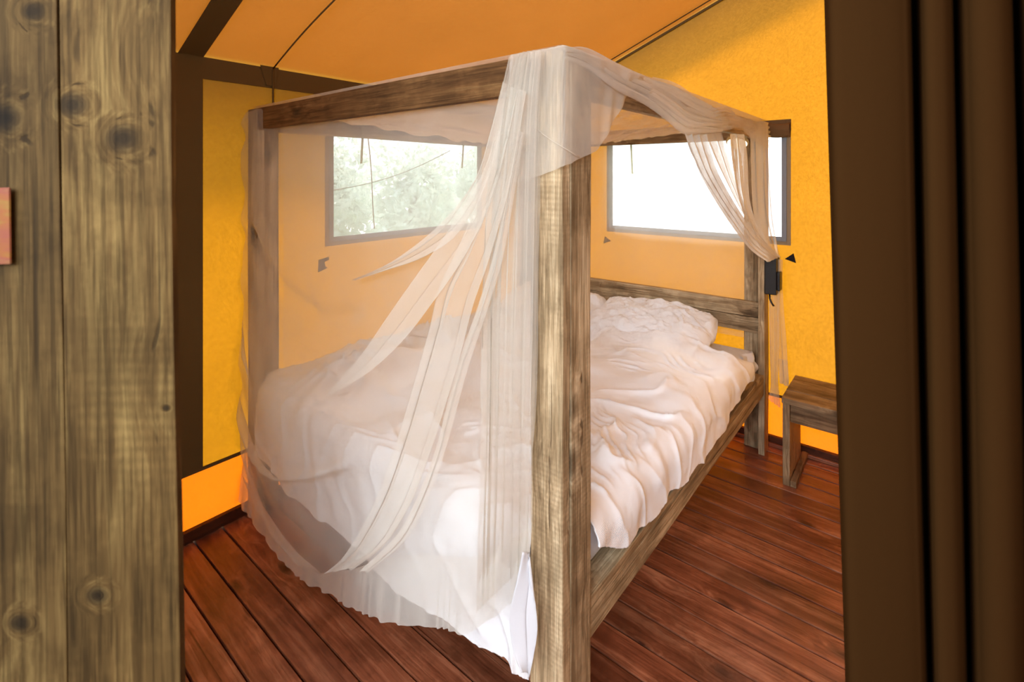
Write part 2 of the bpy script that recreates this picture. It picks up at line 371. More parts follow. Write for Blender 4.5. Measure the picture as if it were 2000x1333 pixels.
# floor: bearer sheet and deck planks
fl = struct(box('floor', (XW-0.02, YF, -0.08), (XR, YB+0.02, -0.03), M['skirt_wood']))
PW = 0.1135; k0 = int((YF+0.113)/PW)
kk = k0
plank_me = {}
while -0.113+PW*kk < YB:
    y0 = -0.113+PW*kk; y1 = min(y0+PW-0.0078, YB+0.01)
    segs = [XW-0.01, XR] if kk % 3 else [XW-0.01, 1.55, XR]
    for xa, xb in zip(segs, segs[1:]):
        L = xb-xa-0.002; key = (round(L, 3), round(y1-y0, 3))
        if key not in plank_me:
            bm = bmesh.new(); bm_box(bm, (-L/2, -(y1-y0)/2, -0.026), (L/2, (y1-y0)/2, 0.0), 0.0025)
            me = bpy.data.meshes.new('plank'); bm.to_mesh(me); bm.free(); me.materials.append(M['floor']); plank_me[key] = me
        o = bpy.data.objects.new('plank', plank_me[key]); col.objects.link(o); o.parent = fl
        o.location = ((xa+xb)/2, (y0+y1)/2, random.uniform(-0.0012, 0.0))
    kk += 1

def wall_mesh(name, m, to3, outline, hole, parent=None, th=(0, 0, 0)):
    """a canvas wall with a rectangular opening; outline and hole in wall coordinates"""
    u0, v0, u1, v1 = hole
    bm = bmesh.new()
    U = [outline[0], u0, u1, outline[2]]
    def top(u): return outline[3](u)
    V = lambda u: [outline[1], v0, v1, top(u)]
    g = [[bm.verts.new(to3(u, v)) for v in V(u)] for u in U]
    for i in range(3):
        for j in range(3):
            if i == 1 and j == 1: continue
            bm.faces.new((g[i][j], g[i+1][j], g[i+1][j+1], g[i][j+1]))
    return finish(name, bm, m, parent)
wL = struct(wall_mesh('wall_left', M['canvas'], lambda u, v: (XW, u, v), (YF, 0.29, YB, lambda u: ZE), (0.452, 1.27, 1.60, 1.86)))
wB = struct(wall_mesh('wall_back', M['canvas'], lambda u, v: (u, YB, v), (XW, 0.29, XR, lambda u: zr(u)), (-1.06, 1.243, 0.053, 1.86)))
# roof with an overhanging fly
bm = bmesh.new(); nx, ny = 30, 24; X0, X1, Y0, Y1 = XW-0.42, XR+0.2, YF-0.2, YB+0.27
g = [[bm.verts.new((X0+(X1-X0)*i/nx, Y0+(Y1-Y0)*j/ny, zr(X0+(X1-X0)*i/nx)+0.012+0.004*math.sin(i*1.3)*math.sin(j*0.9))) for j in range(ny+1)] for i in range(nx+1)]
for i in range(nx):
    for j in range(ny): bm.faces.new((g[i][j], g[i+1][j], g[i+1][j+1], g[i][j+1]))
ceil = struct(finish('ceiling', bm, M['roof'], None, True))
# webbing on walls and roof
def strip(name, pts, wid, th, m, parent):
    """flat strap along pts; wid and th are vectors"""
    bm = bmesh.new(); w = Vector(wid); t = Vector(th); R = []
    for p in pts:
        p = Vector(p); R.append([bm.verts.new(q) for q in (p, p+w, p+w+t, p+t)])
    for A, B in zip(R, R[1:]):
        for i in range(4): bm.faces.new((A[i], A[(i+1) % 4], B[(i+1) % 4], B[i]))
    bm.faces.new(R[0][::-1]); bm.faces.new(R[-1]); bmesh.ops.recalc_face_normals(bm, faces=bm.faces[:])
    return finish(name, bm, m, parent)
strip('eave_band', [(XW+0.001, y, 2.04) for y in (YF, -0.31, 0.11, YB)], (0, 0, 0.098), (0.006, 0, 0), M['band'], wL)
strip('pole_sleeve', [(XW+0.002, -0.315, z) for z in (0.30, 1.2, 2.04)], (0, 0.125, 0), (0.008, 0, 0), M['band'], wL)
strip('roof_band', [(x, -0.285, zr(x)+0.003) for x in np.linspace(XW+0.005, XR, 20)], (0, 0.098, 0), (0, 0, -0.004), M['band'], ceil)
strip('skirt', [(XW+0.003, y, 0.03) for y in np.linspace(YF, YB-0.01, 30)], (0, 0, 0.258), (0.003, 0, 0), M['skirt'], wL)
strip('skirt_piping', [(XW+0.004, y, 0.286) for y in (YF, YB-0.01)], (0, 0, 0.014), (0.007, 0, 0), M['band'], wL)
strip('skirt', [(x, YB-0.003, 0.03) for x in (XW+0.01, XR)], (0, 0, 0.258), (0, -0.003, 0), M['skirt'], wB)
strip('skirt_piping', [(x, YB-0.004, 0.286) for x in (XW+0.01, XR)], (0, 0, 0.014), (0, -0.007, 0), M['band'], wB)
strip('gable_piping', [(x, YB-0.012, zr(x)-0.016) for x in (XW+0.02, XR)], (0, 0, 0.016), (0, -0.010, 0), M['band'], wB)
# cord seam across roof and down the left wall
tube('roof_seam', [(x, 0.125+0.012*math.sin(x*5)*math.exp(-abs(x+1.3)), zr(x)-0.002) for x in np.linspace(XW+0.01, 1.2, 40)], 0.0035, M['band'], ceil)
tube('wall_seam', [(XW+0.012, 0.121, z) for z in (2.13, 2.03, 1.6, 1.0, 0.35)], 0.005, M['band'], wL)
prism('eave_patch', [(XW+0.008, 0.09, 2.05), (XW+0.008, 0.135, 2.05), (XW+0.008, 0.15, 2.145), (XW+0.008, 0.06, 2.145)], (0.004, 0, 0), M['band'], wL)
# fold above the gable joint
strip('roof_hem', [(x, YB-0.10, zr(x)+0.0) for x in np.linspace(XW+0.02, XR, 12)], (0, 0.012, 0), (0, 0, -0.004), M['band'], ceil)
wP = struct(wall_mesh('wall_partition', M['band'], lambda u, v: (u, -0.965, v), (XW+0.01, 0.0, -0.60, lambda u: zr(u)-0.02), (-1.5, 1.0, -1.49, 1.01)))
wR = struct(wall_mesh('wall_right', M['canvas'], lambda u, v: (XR, u, v), (YF, 0.0, YB, lambda u: zr(XR)), (-1.2, 1.2, 0.2, 1.9)))
wF = struct(wall_mesh('wall_front', M['canvas'], lambda u, v: (u, YF, v), (XW, 0.0, XR, lambda u: zr(u)), (-1.7, 0.02, 0.1, 2.1)))
b1 = struct(board('baseboard_left', (XW+0.004, YF+0.1, 0.0), (XW+0.030, YB-0.04, 0.052), M['skirt_wood']))
b2 = struct(board('baseboard_back', (XW+0.05, YB-0.032, 0.0), (XR-0.02, YB-0.004, 0.052), M['skirt_wood']))
b3 = struct(board('trim_1', (XW+0.05, YB-0.052, 0.0), (XR-0.02, YB-0.034, 0.018), M['floor']))
# windows: zip frame, tan binding, insect screen, ties, rolled flap
def window(name, side, u0, v0, u1, v1, ties, flip):
    w = struct(empty(name))
    if side == 'L': T = lambda u, v, d: Vector((XW+d, u, v))
    else: T = lambda u, v, d: Vector((u, YB-d, v))
    def rect(nm, a, b_, c, d_, d0, d1, m):
        p = [T(a, b_, d0), T(c, b_, d0), T(c, d_, d0), T(a, d_, d0)]
        return prism(nm, p, T(0, 0, d1)-T(0, 0, d0), m, w, 0.0012)
    z = 0.026; q = 0.048
    rect('zip_tape', u0-z, v0-z, u0, v1+z, 0.002, 0.010, M['zip']); rect('zip_tape', u1, v0-z, u1+z, v1+z, 0.002, 0.010, M['zip'])
    rect('zip_tape', u0, v0-z, u1, v0, 0.002, 0.010, M['zip']); rect('zip_tape', u0, v1, u1, v1+z, 0.002, 0.010, M['zip'])
    rect('binding', u0-q, v0-q, u0-z, v1+q+0.03, 0.001, 0.006, M['tan']); rect('binding', u1+z, v0-q, u1+q, v1+q+0.03, 0.001, 0.006, M['tan'])
    rect('binding', u0-z, v0-q, u1+z, v0-z, 0.001, 0.006, M['tan'])
    bm = bmesh.new()
    bm.faces.new([bm.verts.new(T(*p, -0.002)) for p in ((u0, v0), (u1, v0), (u1, v1), (u0, v1))]); finish('insect_screen', bm, M['screen'], w)
    # rolled-up storm flap along the top
    k, nn = 14, 40; P = np.zeros((nn, k, 3))
    for i in range(nn):
        u = u0-0.05+(u1-u0+0.10)*i/(nn-1); sag = 0.010*math.sin(i*0.8)
        for j in range(k):
            a = 2*math.pi*j/(k-1); r_ = 0.030+0.004*math.sin(3*a+i*0.5)
            P[i, j] = T(u, v1+0.040+sag*0.4+r_*1.35*math.sin(a), 0.034+r_*0.95*math.cos(a))
    gridmesh('rolled_flap', P, M['flap'], w)
    rect('flap_valance', u0-0.05, v1+0.03, u1+0.05, v1+0.10, 0.004, 0.008, M['flap'])
    for (u, l_, dx) in ties:
        p = [T(u, v1+0.06, 0.066), T(u+0.004, v1, 0.068), T(u+0.006+dx, v1-l_, 0.05)]
        wd = T(0.014, 0, 0)-T(0, 0, 0); strip('tie_tape', p, wd, T(0, 0, 0.001)-T(0, 0, 0), M['tape'], w)
    return w
w1 = window('window_1', 'L', 0.452, 1.27, 1.60, 1.84, [(0.585, 0.165, 0.0), (1.385, 0.18, 0.0)], 1)
w2 = window('window_2', 'B', -1.06, 1.243, 0.053, 1.84, [(-0.894, 0.22, 0.0), (-0.2, 0.2, 0)], 1)
tube('pull_cord', [(XW+0.06, 0.63+0.055*t+0.006*math.sin(t*5), 1.86-0.56*t) for t in np.linspace(0, 1, 16)], 0.0028, M['rope'], w1)
tube('guy_cord', [(XW-0.25, 0.42+1.15*t, 1.50+0.30*t-0.06*math.sin(t*3.1)) for t in np.linspace(0, 1, 14)], 0.003, M['rope'], w1)
# little triangular hook tabs on the canvas
prism('hook_tab', [onY(x, y, YB-0.003) for x, y in ((1533, 506), (1550, 495), (1555, 514))], (0, -0.006, 0), M['black_web'], wB, 0.001)
prism('hook_tab', [onY(x, y, YB-0.003) for x, y in ((1179, 476), (1182, 462), (1194, 471))], (0, -0.006, 0), M['black_web'], wB, 0.001)
prism('hook_tab', [onX(x, y, XW+0.003) for x, y in ((621, 532), (622, 508), (641, 502), (642, 507), (633, 512), (634, 520), (639, 523))], (0.006, 0, 0), M['black_web'], wL)

# outside: grass and trees seen bright through the screens
gr = box('ground', (-14, -10, -0.50), (14, 16, -0.40), M['ground']); struct(gr)
def tree(x, y, h, r, seed, label):
    t = empty('tree', (x, y, -0.4), 0, label, 'tree', 'trees outside the tent windows')
    rr = np.random.RandomState(seed)
    tube('trunk', [(0.05*math.sin(k), 0.04*math.cos(k), h*0.75*k/6) for k in range(7)], 0.09, M['bark'], t, 7)
    n_ = 5200; th = rr.rand(n_)*2*math.pi; ph = np.arccos(rr.rand(n_)*2-1); rad = r*(0.35+0.65*rr.rand(n_)**0.5)*(0.8+0.35*np.sin(3*th+seed)*np.sin(2*ph))
    c = np.stack([rad*np.sin(ph)*np.cos(th), rad*np.sin(ph)*np.sin(th), h*0.55+rad*np.cos(ph)*1.15], 1)
    d1 = rr.randn(n_, 3); d1 /= np.linalg.norm(d1, axis=1, keepdims=True); d2 = np.cross(d1, rr.randn(n_, 3)); d2 /= np.linalg.norm(d2, axis=1, keepdims=True)
    s = (0.05+0.05*rr.rand(n_))[:, None]; V = np.stack([c-d1*s, c+d2*s*.5, c+d1*s, c-d2*s*.5], 1).reshape(-1, 3)
    me = bpy.data.meshes.new('foliage'); me.from_pydata(V.tolist(), [], [(4*i, 4*i+1, 4*i+2, 4*i+3) for i in range(n_)])
    f = put('foliage', me, M['leaf'], t); f['kind'] = 'stuff'
tree(-7.2, 3.4, 2.6, 1.2, 1, 'pale leafy tree outside the left window, at its left edge')
tree(-7.6, 5.8, 2.6, 1.25, 2, 'pale leafy tree outside the left window, in the middle')
tree(-7.8, 8.3, 2.8, 1.3, 5, 'pale leafy tree outside the left window, at its right edge')

# ================================================================== FOUR-POSTER BED
BW, BL, BH = 1.79, 2.18, 1.92
bed = empty('four_poster_bed', (-BW/2, BL/2, 0), 0, 'weathered timber four-poster bed with plank headboard, draped in white net', 'bed')
def bb(name, lo, hi, parent=None, **k):
    p = parent or bed
    o = board(name, lo, hi, M['bed'], None, **k); o.parent = p
    base = Vector(bed.location)
    if p is not bed: base = base+Vector(p.location)
    o.location = o.location-base
    return o
def post(x0, y0, sx_, sy_):
    """L-shaped post of two boards; outer corner at x0,y0, arms run along sx_, sy_"""
    p = bpy.data.objects.new('post', None); col.objects.link(p); p.parent = bed
    p.location = Vector((x0, y0, 0))-Vector(bed.location)
    t = 0.034
    xa, xb = sorted((x0, x0+sx_*0.100)); ya, yb = sorted((y0, y0+sy_*t))
    bb('post_board', (xa, ya, 0), (xb, yb, BH), p)
    xa, xb = sorted((x0-sx_*0.003, x0+sx_*t)); ya, yb = sorted((y0+sy_*(t+0.001), y0+sy_*0.132))
    bb('post_board', (xa, ya, 0), (xb, yb, BH-0.004), p)
post(0, 0, -1, 1); post(-BW, 0, 1, 1); post(-BW, BL, 1, -1)
# the head right post: outer side board stands in front, inner board behind it
p = bpy.data.objects.new('post', None); col.objects.link(p); p.parent = bed; p.location = Vector((0, BL, 0))-Vector(bed.location)
bb('post_board', (-0.034, BL-0.10, 0), (0, BL, BH), p); bb('post_board', (-0.125, BL-0.040, 0), (-0.036, BL-0.006, BH-0.003), p)
t = 0.034
def beam(lo, hi, m=None):
    o = bb('top_beam', lo, hi)
    if m: o.data.materials[0] = m
    return o
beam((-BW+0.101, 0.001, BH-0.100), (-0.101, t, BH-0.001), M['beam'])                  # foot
beam((-0.072, 0.134, BH-0.100), (-0.038, BL-0.10, BH-0.001))               # right, set behind the post board
beam((-BW+0.001, 0.134, BH-0.100), (-BW+t, BL-0.134, BH-0.001))            # left
beam((-BW+0.101, BL-t-0.045, BH-0.100), (-0.128, BL-0.045, BH-0.001))      # head
# rails: a low outer board under a flat ledge board
for (xa, xb) in ((-0.034, -0.002), (-BW+0.002, -BW+0.034)):
    bb('side_rail', (xa, 0.134, 0.352), (xb, BL-0.135 if xa < -1 else BL-0.101, 0.432))
bb('ledge_board', (-0.165, 0.134, 0.434), (-0.002, BL-0.101, 0.466)); bb('ledge_board', (-BW+0.036, 0.135, 0.434), (-BW+0.15, BL-0.135, 0.466))
bb('foot_rail', (-BW+0.102, 0.002, 0.30), (-0.102, 0.034, 0.44)); bb('head_rail', (-BW+0.102, BL-0.075, 0.30), (-0.127, BL-0.042, 0.44))
bb('headboard_plank', (-BW+0.101, BL-0.077, 0.780), (-0.037, BL-0.043, 0.868)); bb('headboard_plank', (-BW+0.101, BL-0.077, 0.688), (-0.037, BL-0.043, 0.778))
for i in range(8): bb('bed_slat', (-BW+0.16, 0.16+i*0.25, 0.436), (-0.17, 0.24+i*0.25, 0.456), wav=0)

# mattress in its fitted sheet
def soft_box(name, lo, hi, r, m, parent, n=(70, 80), wr=0.004, seed=1):
    bm = bmesh.new(); bm_box(bm, lo, hi, r); bmesh.ops.subdivide_edges(bm, edges=bm.edges[:], cuts=3, use_grid_fill=True)
    for v in bm.verts:
        a = float(fbm(v.co.x*6, v.co.y*6+v.co.z*9, seed)); v.co += Vector((0, 0, 1))*a*wr
    return finish(name, bm, m, parent, True)
mt = empty('mattress', (-0.9, 1.07, 0.466), 0, 'mattress in a white fitted sheet on the four-poster bed, bare at its right head corner', 'mattress')
o = soft_box('mattress_body', (-1.70, 0.08, 0.468), (-0.055, 2.07, 0.600), 0.03, M['sheet'], None); o.parent = mt; o.location = -Vector(mt.location)
# loose gathered corner of the sheet bulging by the post
nu, nv = 40, 40; U, V = np.meshgrid(np.linspace(0, 1, nu), np.linspace(0, 1, nv), indexing='ij')
P = np.stack([-0.065+0.030*np.sin(V*math.pi*0.95)*(0.6+0.4*U)+0.012*np.sin(U*17+V*3), 1.70+0.36*U, 0.604-0.175*V+0.02*np.sin(U*9)*V], 2)
P[..., 0] += 0.010*np.sin(V*11+U*8)
o = gridmesh('sheet_corner', P, M['sheet'], mt, np.stack([U, V], 2)); o.location = -Vector(mt.location)

# pillows
def pillow(cx_, cy_, cz_, w, d, h, seed, label, rz=0.0):
    nu, nv = 110, 80; U, V = np.meshgrid(np.linspace(-1, 1, nu), np.linspace(-1, 1, nv), indexing='ij')
    out = []
    for sgn in (1, -1):
        e = np.maximum(1-np.abs(U)**3.2, 0)*np.maximum(1-np.abs(V)**2.6, 0); z = h*0.5*e**0.42*sgn
        pin = 1-0.06*(np.abs(U)**2)*(np.abs(V)**2)
        x = U*w/2*pin*(1-0.03*V**2); y = V*d/2*pin*(1-0.05*U**2)
        rid = 1-np.abs(np.sin(6*V+9*U+2.6*fbm(U*2.3, V*2, seed)))
        z = z+sgn*e**0.3*(0.020*fbm(U*3+seed, V*3, seed)+0.020*(rid**2-0.3)*np.clip(fbm(U*2, V*2, seed+5)+0.7, 0, 1)+0.006*fbm(U*14, V*10, seed+9))
        out.append(np.stack([x, y, z], 2))
    P = np.concatenate([out[0], out[1][::-1]], 0)
    uv = np.stack([P[..., 0]*0.6, P[..., 1]*0.6], 2)
    o = gridmesh('pillow', P, M['cotton'], None, uv); o.location = (cx_, cy_, cz_); o.rotation_euler = (math.radians(14), 0, rz)
    o['label'] = label; o['category'] = 'pillow'; o['group'] = 'pillows at the headboard'
pillow(-0.60, 1.885, 0.690, 0.76, 0.42, 0.205, 3, 'crumpled white pillow at the headboard, nearest the right post', 0.03)
pillow(-1.33, 1.87, 0.695, 0.74, 0.42, 0.205, 8, 'crumpled white pillow at the headboard, nearest the left canvas wall')

# duvet: a cloth draped over a rounded rectangle, hem hanging at the right side and the foot
def duvet():
    nu, nv = 440, 500
    a = np.linspace(-1.86, 0.32, nu); b_ = np.linspace(-0.56, 1.83, nv); A, B = np.meshgrid(a, b_, indexing='ij')
    xl, xr, yl, yh = -1.695, -0.075, 0.078, 2.3; R = np.where(A > -0.9, 0.13, 0.07)
    r = 0.085
    # nearest point on the rounded rectangle
    cx_ = np.clip(A, xl+R, xr-R); cy_ = np.clip(B, yl+R, yh); dx = A-cx_; dy = B-cy_; L = np.hypot(dx, dy)+1e-9
    e = np.maximum(L-R, 0); nx_, ny_ = dx/L, dy/L
    bx = np.where(L > R, cx_+nx_*R, A); by = np.where(L > R, cy_+ny_*R, B)
    q = np.clip(e/(r*math.pi/2), 0, 1)*math.pi/2; hor = r*np.sin(q); ver = r*(1-np.cos(q))+np.maximum(e-r*math.pi/2, 0)
    top = 0.665-0.02*np.clip((B-0.9)/1.0, 0, 1)
    edge = np.clip(1-np.minimum(1, np.maximum(0, (0.30-(R-L))/0.3)), 0, 1)
    # keep the lower part of the overhang short on the left (tucked by the wall)
    # side hem length varies
    amp = np.clip(e/0.055, 0, 1)
    # corner tuck: the near right corner passes inside the post
    P = np.stack([bx+nx_*hor, by+ny_*hor, top-ver], 2)
    # wrinkles
    wx = fbm(A*2.1, B*2.1, 1); wy = fbm(A*1.8+5, B*1.8, 4)
    puff = 0.034*fbm(A*3.2, B*3.4, 11, 2)
    s1 = B*9+A*3.0+2.4*wx+1.0*wy; r1 = 1-np.abs(np.sin(s1)); r1 = r1**3
    s2 = B*13-A*5+3.6*wy+1.0*fbm(A*4, B*4, 21); r2 = (1-np.abs(np.sin(s2)))**2.5
    s3 = A*16+B*9+3.0*fbm(A*2.2, B*2.2, 31); r3 = (1-np.abs(np.sin(s3)))**2.5
    s4 = (A*0.6+B)*34+7*fbm(A*3, B*3, 33); r4 = (1-np.abs(np.sin(s4)))**2.5; m4 = np.clip(fbm(A*2.6, B*2.6, 65)*2+0.2, 0, 1)
    m1 = np.clip(fbm(A*1.7, B*1.7, 41)*1.2+0.6, 0, 1); m2 = np.clip(fbm(A*2.2, B*2.2, 51)*1.5+0.35, 0, 1); m3 = np.clip(fbm(A*2.0, B*2.0, 61)*1.5+0.3, 0, 1)
    fine = 0.0012*fbm(A*22, B*26, 71, 2)+0.003*(1-np.abs(fbm(A*7, B*10, 75, 2)))
    tp = 1-amp
    lb = (1+1.3*np.clip((-A-0.7)/0.3, 0, 1))*(0.35+0.65*np.clip((B-0.10)/0.18, 0, 1))
    d = lb*tp*(puff+0.034*r1*m1+0.024*r2**1.3*m2+0.022*r3**1.3*m3+0.016*r4*m4)+fine
    # hanging folds on the overhang: run downwards, vary along the edge
    along = np.where(np.abs(nx_) > np.abs(ny_), B, A)+0.0
    fo = np.sin(along*21+4*fbm(along*2.3, e*2, 81))+0.3*np.sin(along*41+4*fbm(along*4, e*3, 83))
    fr = (1-np.abs(np.sin(along*17+A*8*(1-amp)+2*fbm(along*3, e*3, 85))))**2
    d += amp*(0.004*fo+0.008*fr)*np.where(ny_ < -0.6, 1.5, 1.0)+np.clip(e/0.06, 0, 1)*(1-amp)*0.004*fo
    # bunched roll where it meets the pillows
    d += 0.030*np.exp(-((B-1.69-0.05*wx)/0.07)**2)*tp
    Nn = normals(P); Nn[Nn[..., 2] < -0.3] *= -1
    sg = np.sign(np.mean(Nn[..., 2])); P = P+Nn*sg*d[..., None]
    # lay the head end down on the mattress
    k = np.clip((B-1.72)/0.11, 0, 1)[..., None]; P[..., 2:3] = P[..., 2:3]*(1-k)+(0.615+0.01*wx[..., None])*k*(P[..., 2:3] > 0.6)+P[..., 2:3]*k*(P[..., 2:3] <= 0.6)
    # hem lengths
    hr = 0.245-0.115*np.clip((0.46-B)/0.30, 0, 1)+0.012*fbm(B*3.0, B*0+3, 91)+0.010*np.sin(B*26)-0.09*np.clip((B-1.15)/0.6, 0, 1)      # right side
    hf = 0.46+0.02*np.sin(A*9+1)-0.05*np.clip((-A-1.0)/0.8, 0, 1)-0.03*np.clip((A+0.30)/0.15, 0, 1)
    keep = np.where(nx_ > 0.75, e < hr, np.where(ny_ < -0.6, e < hf, np.where(nx_ < -0.75, e < 0.14, e < np.where(nx_ > 0, 0.13+0.33*np.clip((-ny_-0.45)/0.5, 0, 1), 0.40))))
    # the near right corner is folded away beside the post
    post_zone = (P[..., 0] > -0.112) & (P[..., 1] < 0.165)
    keep = keep & ~post_zone
    mask = keep[:-1, :-1] & keep[1:, :-1] & keep[:-1, 1:] & keep[1:, 1:]
    uv = np.stack([A*0.6, B*0.6], 2)
    o = gridmesh('duvet', P, M['cotton'], None, uv, mask)
    bm = bmesh.new(); bm.from_mesh(o.data); bmesh.ops.delete(bm, geom=[v for v in bm.verts if not v.link_faces], context='VERTS')
    bd = [v for v in bm.verts if v.is_boundary]; bmesh.ops.smooth_vert(bm, verts=bd, factor=0.5, use_axis_x=True, use_axis_y=True, use_axis_z=True)
    for _ in range(5): bmesh.ops.smooth_vert(bm, verts=bd, factor=0.5, use_axis_x=True, use_axis_y=True, use_axis_z=True)
    bm.to_mesh(o.data); bm.free()
    sm = o.modifiers.new('cloth', 'SOLIDIFY'); sm.thickness = 0.006; sm.offset = -1
    o['label'] = 'rumpled white duvet spread over the bed, hanging over its foot and right side'; o['category'] = 'duvet'
    return o
duvet()
# pointed end of the undersheet hanging beside the near post
P0 = [onY(*q, -0.075) for q in ((1024, 1080), (1016, 1130), (1002, 1200), (1006, 1262), (1024, 1312))]
P1 = [onY(*q, -0.050) for q in ((1036, 1085), (1044, 1150), (1051, 1200), (1050, 1250), (1034, 1322))]
us = ribbon('bed_sheet', P0, P1, M['sheet'], None, 40, 14, 1.0, 0.006, 2)
us['label'] = 'pointed corner of white sheet hanging beside the near bed post, above the floor'; us['category'] = 'sheet'
sm = us.modifiers.new('cloth', 'SOLIDIFY'); sm.thickness = 0.003

# ================================================================== BED NET
bn = empty('bed_net', (0, 0, 0), 0, 'sheer white net draped over the canopy frame of the four-poster bed', 'net')
hemx = [-1.84, -1.79, -1.62, -1.44, -1.30, -1.14, -0.97, -0.80, -0.53, -0.37, -0.21, -0.10, -0.062]
hemz = [0.075, 0.065, 0.060, 0.055, 0.048, 0.052, 0.100, 0.155, 0.270, 0.360, 0.430, 0.540, 0.640]
semx = [-1.84, -1.79, -1.44, -1.20, -1.03, -0.80, -0.60, -0.39, -0.21, -0.10, -0.062]
semz = [0.200, 0.190, 0.150, 0.120, 0.130, 0.270, 0.420, 0.540, 0.620, 0.690, 0.740]
hem_f = lambda x: np.interp(x, hemx, hemz); sem_f = lambda x: np.interp(x, semx, semz)
def foot_y(x, z):
    """how far the foot curtain stands out in front of the frame"""
    y = -0.014-0.010*np.clip((1.85-z)/1.2, 0, 1)
    bulge = 0.085*np.exp(-((z-0.56)/0.32)**2)*np.clip((x+1.82)/0.5, 0, 1)
    y = y-bulge-0.020*np.clip((0.5-z)/0.4, 0, 1)*np.clip((x+1.82)/0.5, 0, 1)
    y = np.where(x > -0.12, np.maximum(y, -0.045), y)
    return y
def swoop(x, z, pts, w):
    px_ = [p[0] for p in pts]; pz_ = [p[1] for p in pts]
    zc = np.interp(x, px_, pz_); inside = np.clip((x-px_[0])/0.1, 0, 1)*np.clip((px_[-1]-x)/0.1, 0, 1)
    return np.exp(-((z-zc)/w)**2)*inside
nu, nv = 200, 260; U, V = np.meshgrid(np.linspace(0, 1, nu), np.linspace(0, 1, nv), indexing='ij')
X = -1.815+1.755*U; Z = 1.932*(1-V)+sem_f(X)*V
Y = foot_y(X, Z)
Y += 0.008*fbm(X*3+Z*2, Z*1.4, 5)*np.clip((1.8-Z)/0.3, 0, 1)
Y += 1.6*-0.030*swoop(X, Z, [(-1.80, 0.58), (-1.65, 0.47), (-1.45, 0.42), (-1.2, 0.46), (-0.95, 0.56), (-0.7, 0.70)], 0.022)
Y += 1.6*-0.024*swoop(X, Z, [(-1.80, 0.42), (-1.6, 0.27), (-1.4, 0.17), (-1.15, 0.13), (-0.95, 0.20)], 0.030)
Y += 1.6*-0.024*swoop(X, Z, [(-1.80, 0.30), (-1.65, 0.22), (-1.45, 0.12), (-1.2, 0.09)], 0.025)
Y += 1.6*0.014*swoop(X, Z, [(-1.80, 1.42), (-1.6, 1.25), (-1.4, 1.13), (-1.1, 1.06), (-0.8, 1.12)], 0.035)
Y += 1.6*-0.018*swoop(X, Z, [(-1.80, 0.95), (-1.7, 0.78), (-1.6, 0.66)], 0.02)
left = np.clip((-1.70-X)/0.10, 0, 1); Y += left*0.010*np.sin(Z*22+3*fbm(Z*3, Z*0, 7)); X = X-left*0.030*np.exp(-((Z-0.62)/0.22)**2)*(1+0.4*np.sin(Z*40))
# over its long middle the panel hangs from the inside of the foot beam and comes forward below it
ins = np.clip((X+1.66)/0.10, 0, 1)*np.clip((-0.16-X)/0.05, 0, 1)
Y = Y*(1-ins*np.clip((Z-1.62)/0.16, 0, 1))+0.047*ins*np.clip((Z-1.60)/0.18, 0, 1)
Z = Z-ins*0.012*np.clip((Z-1.8)/0.1, 0, 1)
topk = np.clip((Z-1.905)/0.027, 0, 1)*(1-ins); Y = Y+topk*0.045
gridmesh('foot_panel', np.stack([X, Y, Z], 2), M['net_thin'], bn)
# ruffled hem of the foot panel
nu, nv = 420, 16; U, V = np.meshgrid(np.linspace(0, 1, nu), np.linspace(0, 1, nv), indexing='ij')
X = -1.815+1.755*U; sz = sem_f(X); hz = hem_f(X); Z = sz*(1-V)+hz*V
Y = foot_y(X, sz)+0.0035*V*(np.sin(X*80+9*fbm(X*4, X*0, 2))+0.8*np.sin(X*47+5*fbm(X*3, X*0, 5)))-0.015*V
Z += -0.003*fbm(X*20, X*0, 3)*V
gridmesh('ruffle_hem', np.stack([X, Y, Z], 2), M['net_hem'], bn)
# gathered column beside the near post
L = [(1003, 112), (985, 190), (968, 290), (955, 420), (948, 600), (945, 800), (940, 1000), (937, 1190)]
R_ = [(1060, 98), (1052, 200), (1047, 400), (1043, 650), (1039, 850), (1037, 1000), (1035, 1095)]
dy = lambda y: -0.050-0.070*math.exp(-((y-950)/190)**2) if y > 500 else -0.030-0.02*max(0, (y-100)/400)
ribbon('gathered_panel', [onY(x, y, dy(y)-0.02) for x, y in L], [onY(x, y, -0.03) for x, y in R_], M['net_mid'], bn, 140, 90, 7, 0.010, 3, 0.015)
ribbon('gathered_panel', [onY(x-10, y, dy(y)-0.035) for x, y in L[:6]], [onY(x, y, -0.045) for x, y in R_[:5]], M['net_thin'], bn, 100, 60, 5, 0.008, 6)
# swooping folds that fan out to the left
def fold(Lp, Rp, d0, d1, m='net_mid', pl=2, amp=0.008, seed=1, nb=26):
    n1, n2 = len(Lp), len(Rp)
    A = [onY(x, y, d0+(d1-d0)*i/(n1-1)) for i, (x, y) in enumerate(Lp)]; B = [onY(x, y, d0-0.012+(d1-d0)*i/(n2-1)) for i, (x, y) in enumerate(Rp)]
    return ribbon('drape_fold', A, B, M[m], bn, 110, nb, pl, amp, seed)
fold([(985, 160), (962, 250), (938, 330), (905, 385), (862, 437), (808, 483), (750, 520), (690, 546)], [(1000, 180), (975, 300), (945, 380), (915, 430), (880, 470), (820, 505), (758, 527), (690, 549)], -0.045, -0.05, pl=1, amp=0.006)
fold([(990, 180), (955, 320), (915, 400), (870, 470), (815, 545), (760, 622), (705, 700), (640, 772)], [(1008, 220), (972, 370), (940, 450), (900, 520), (845, 595), (790, 665), (722, 728), (642, 778)], -0.055, -0.13, pl=1, amp=0.006, seed=2)
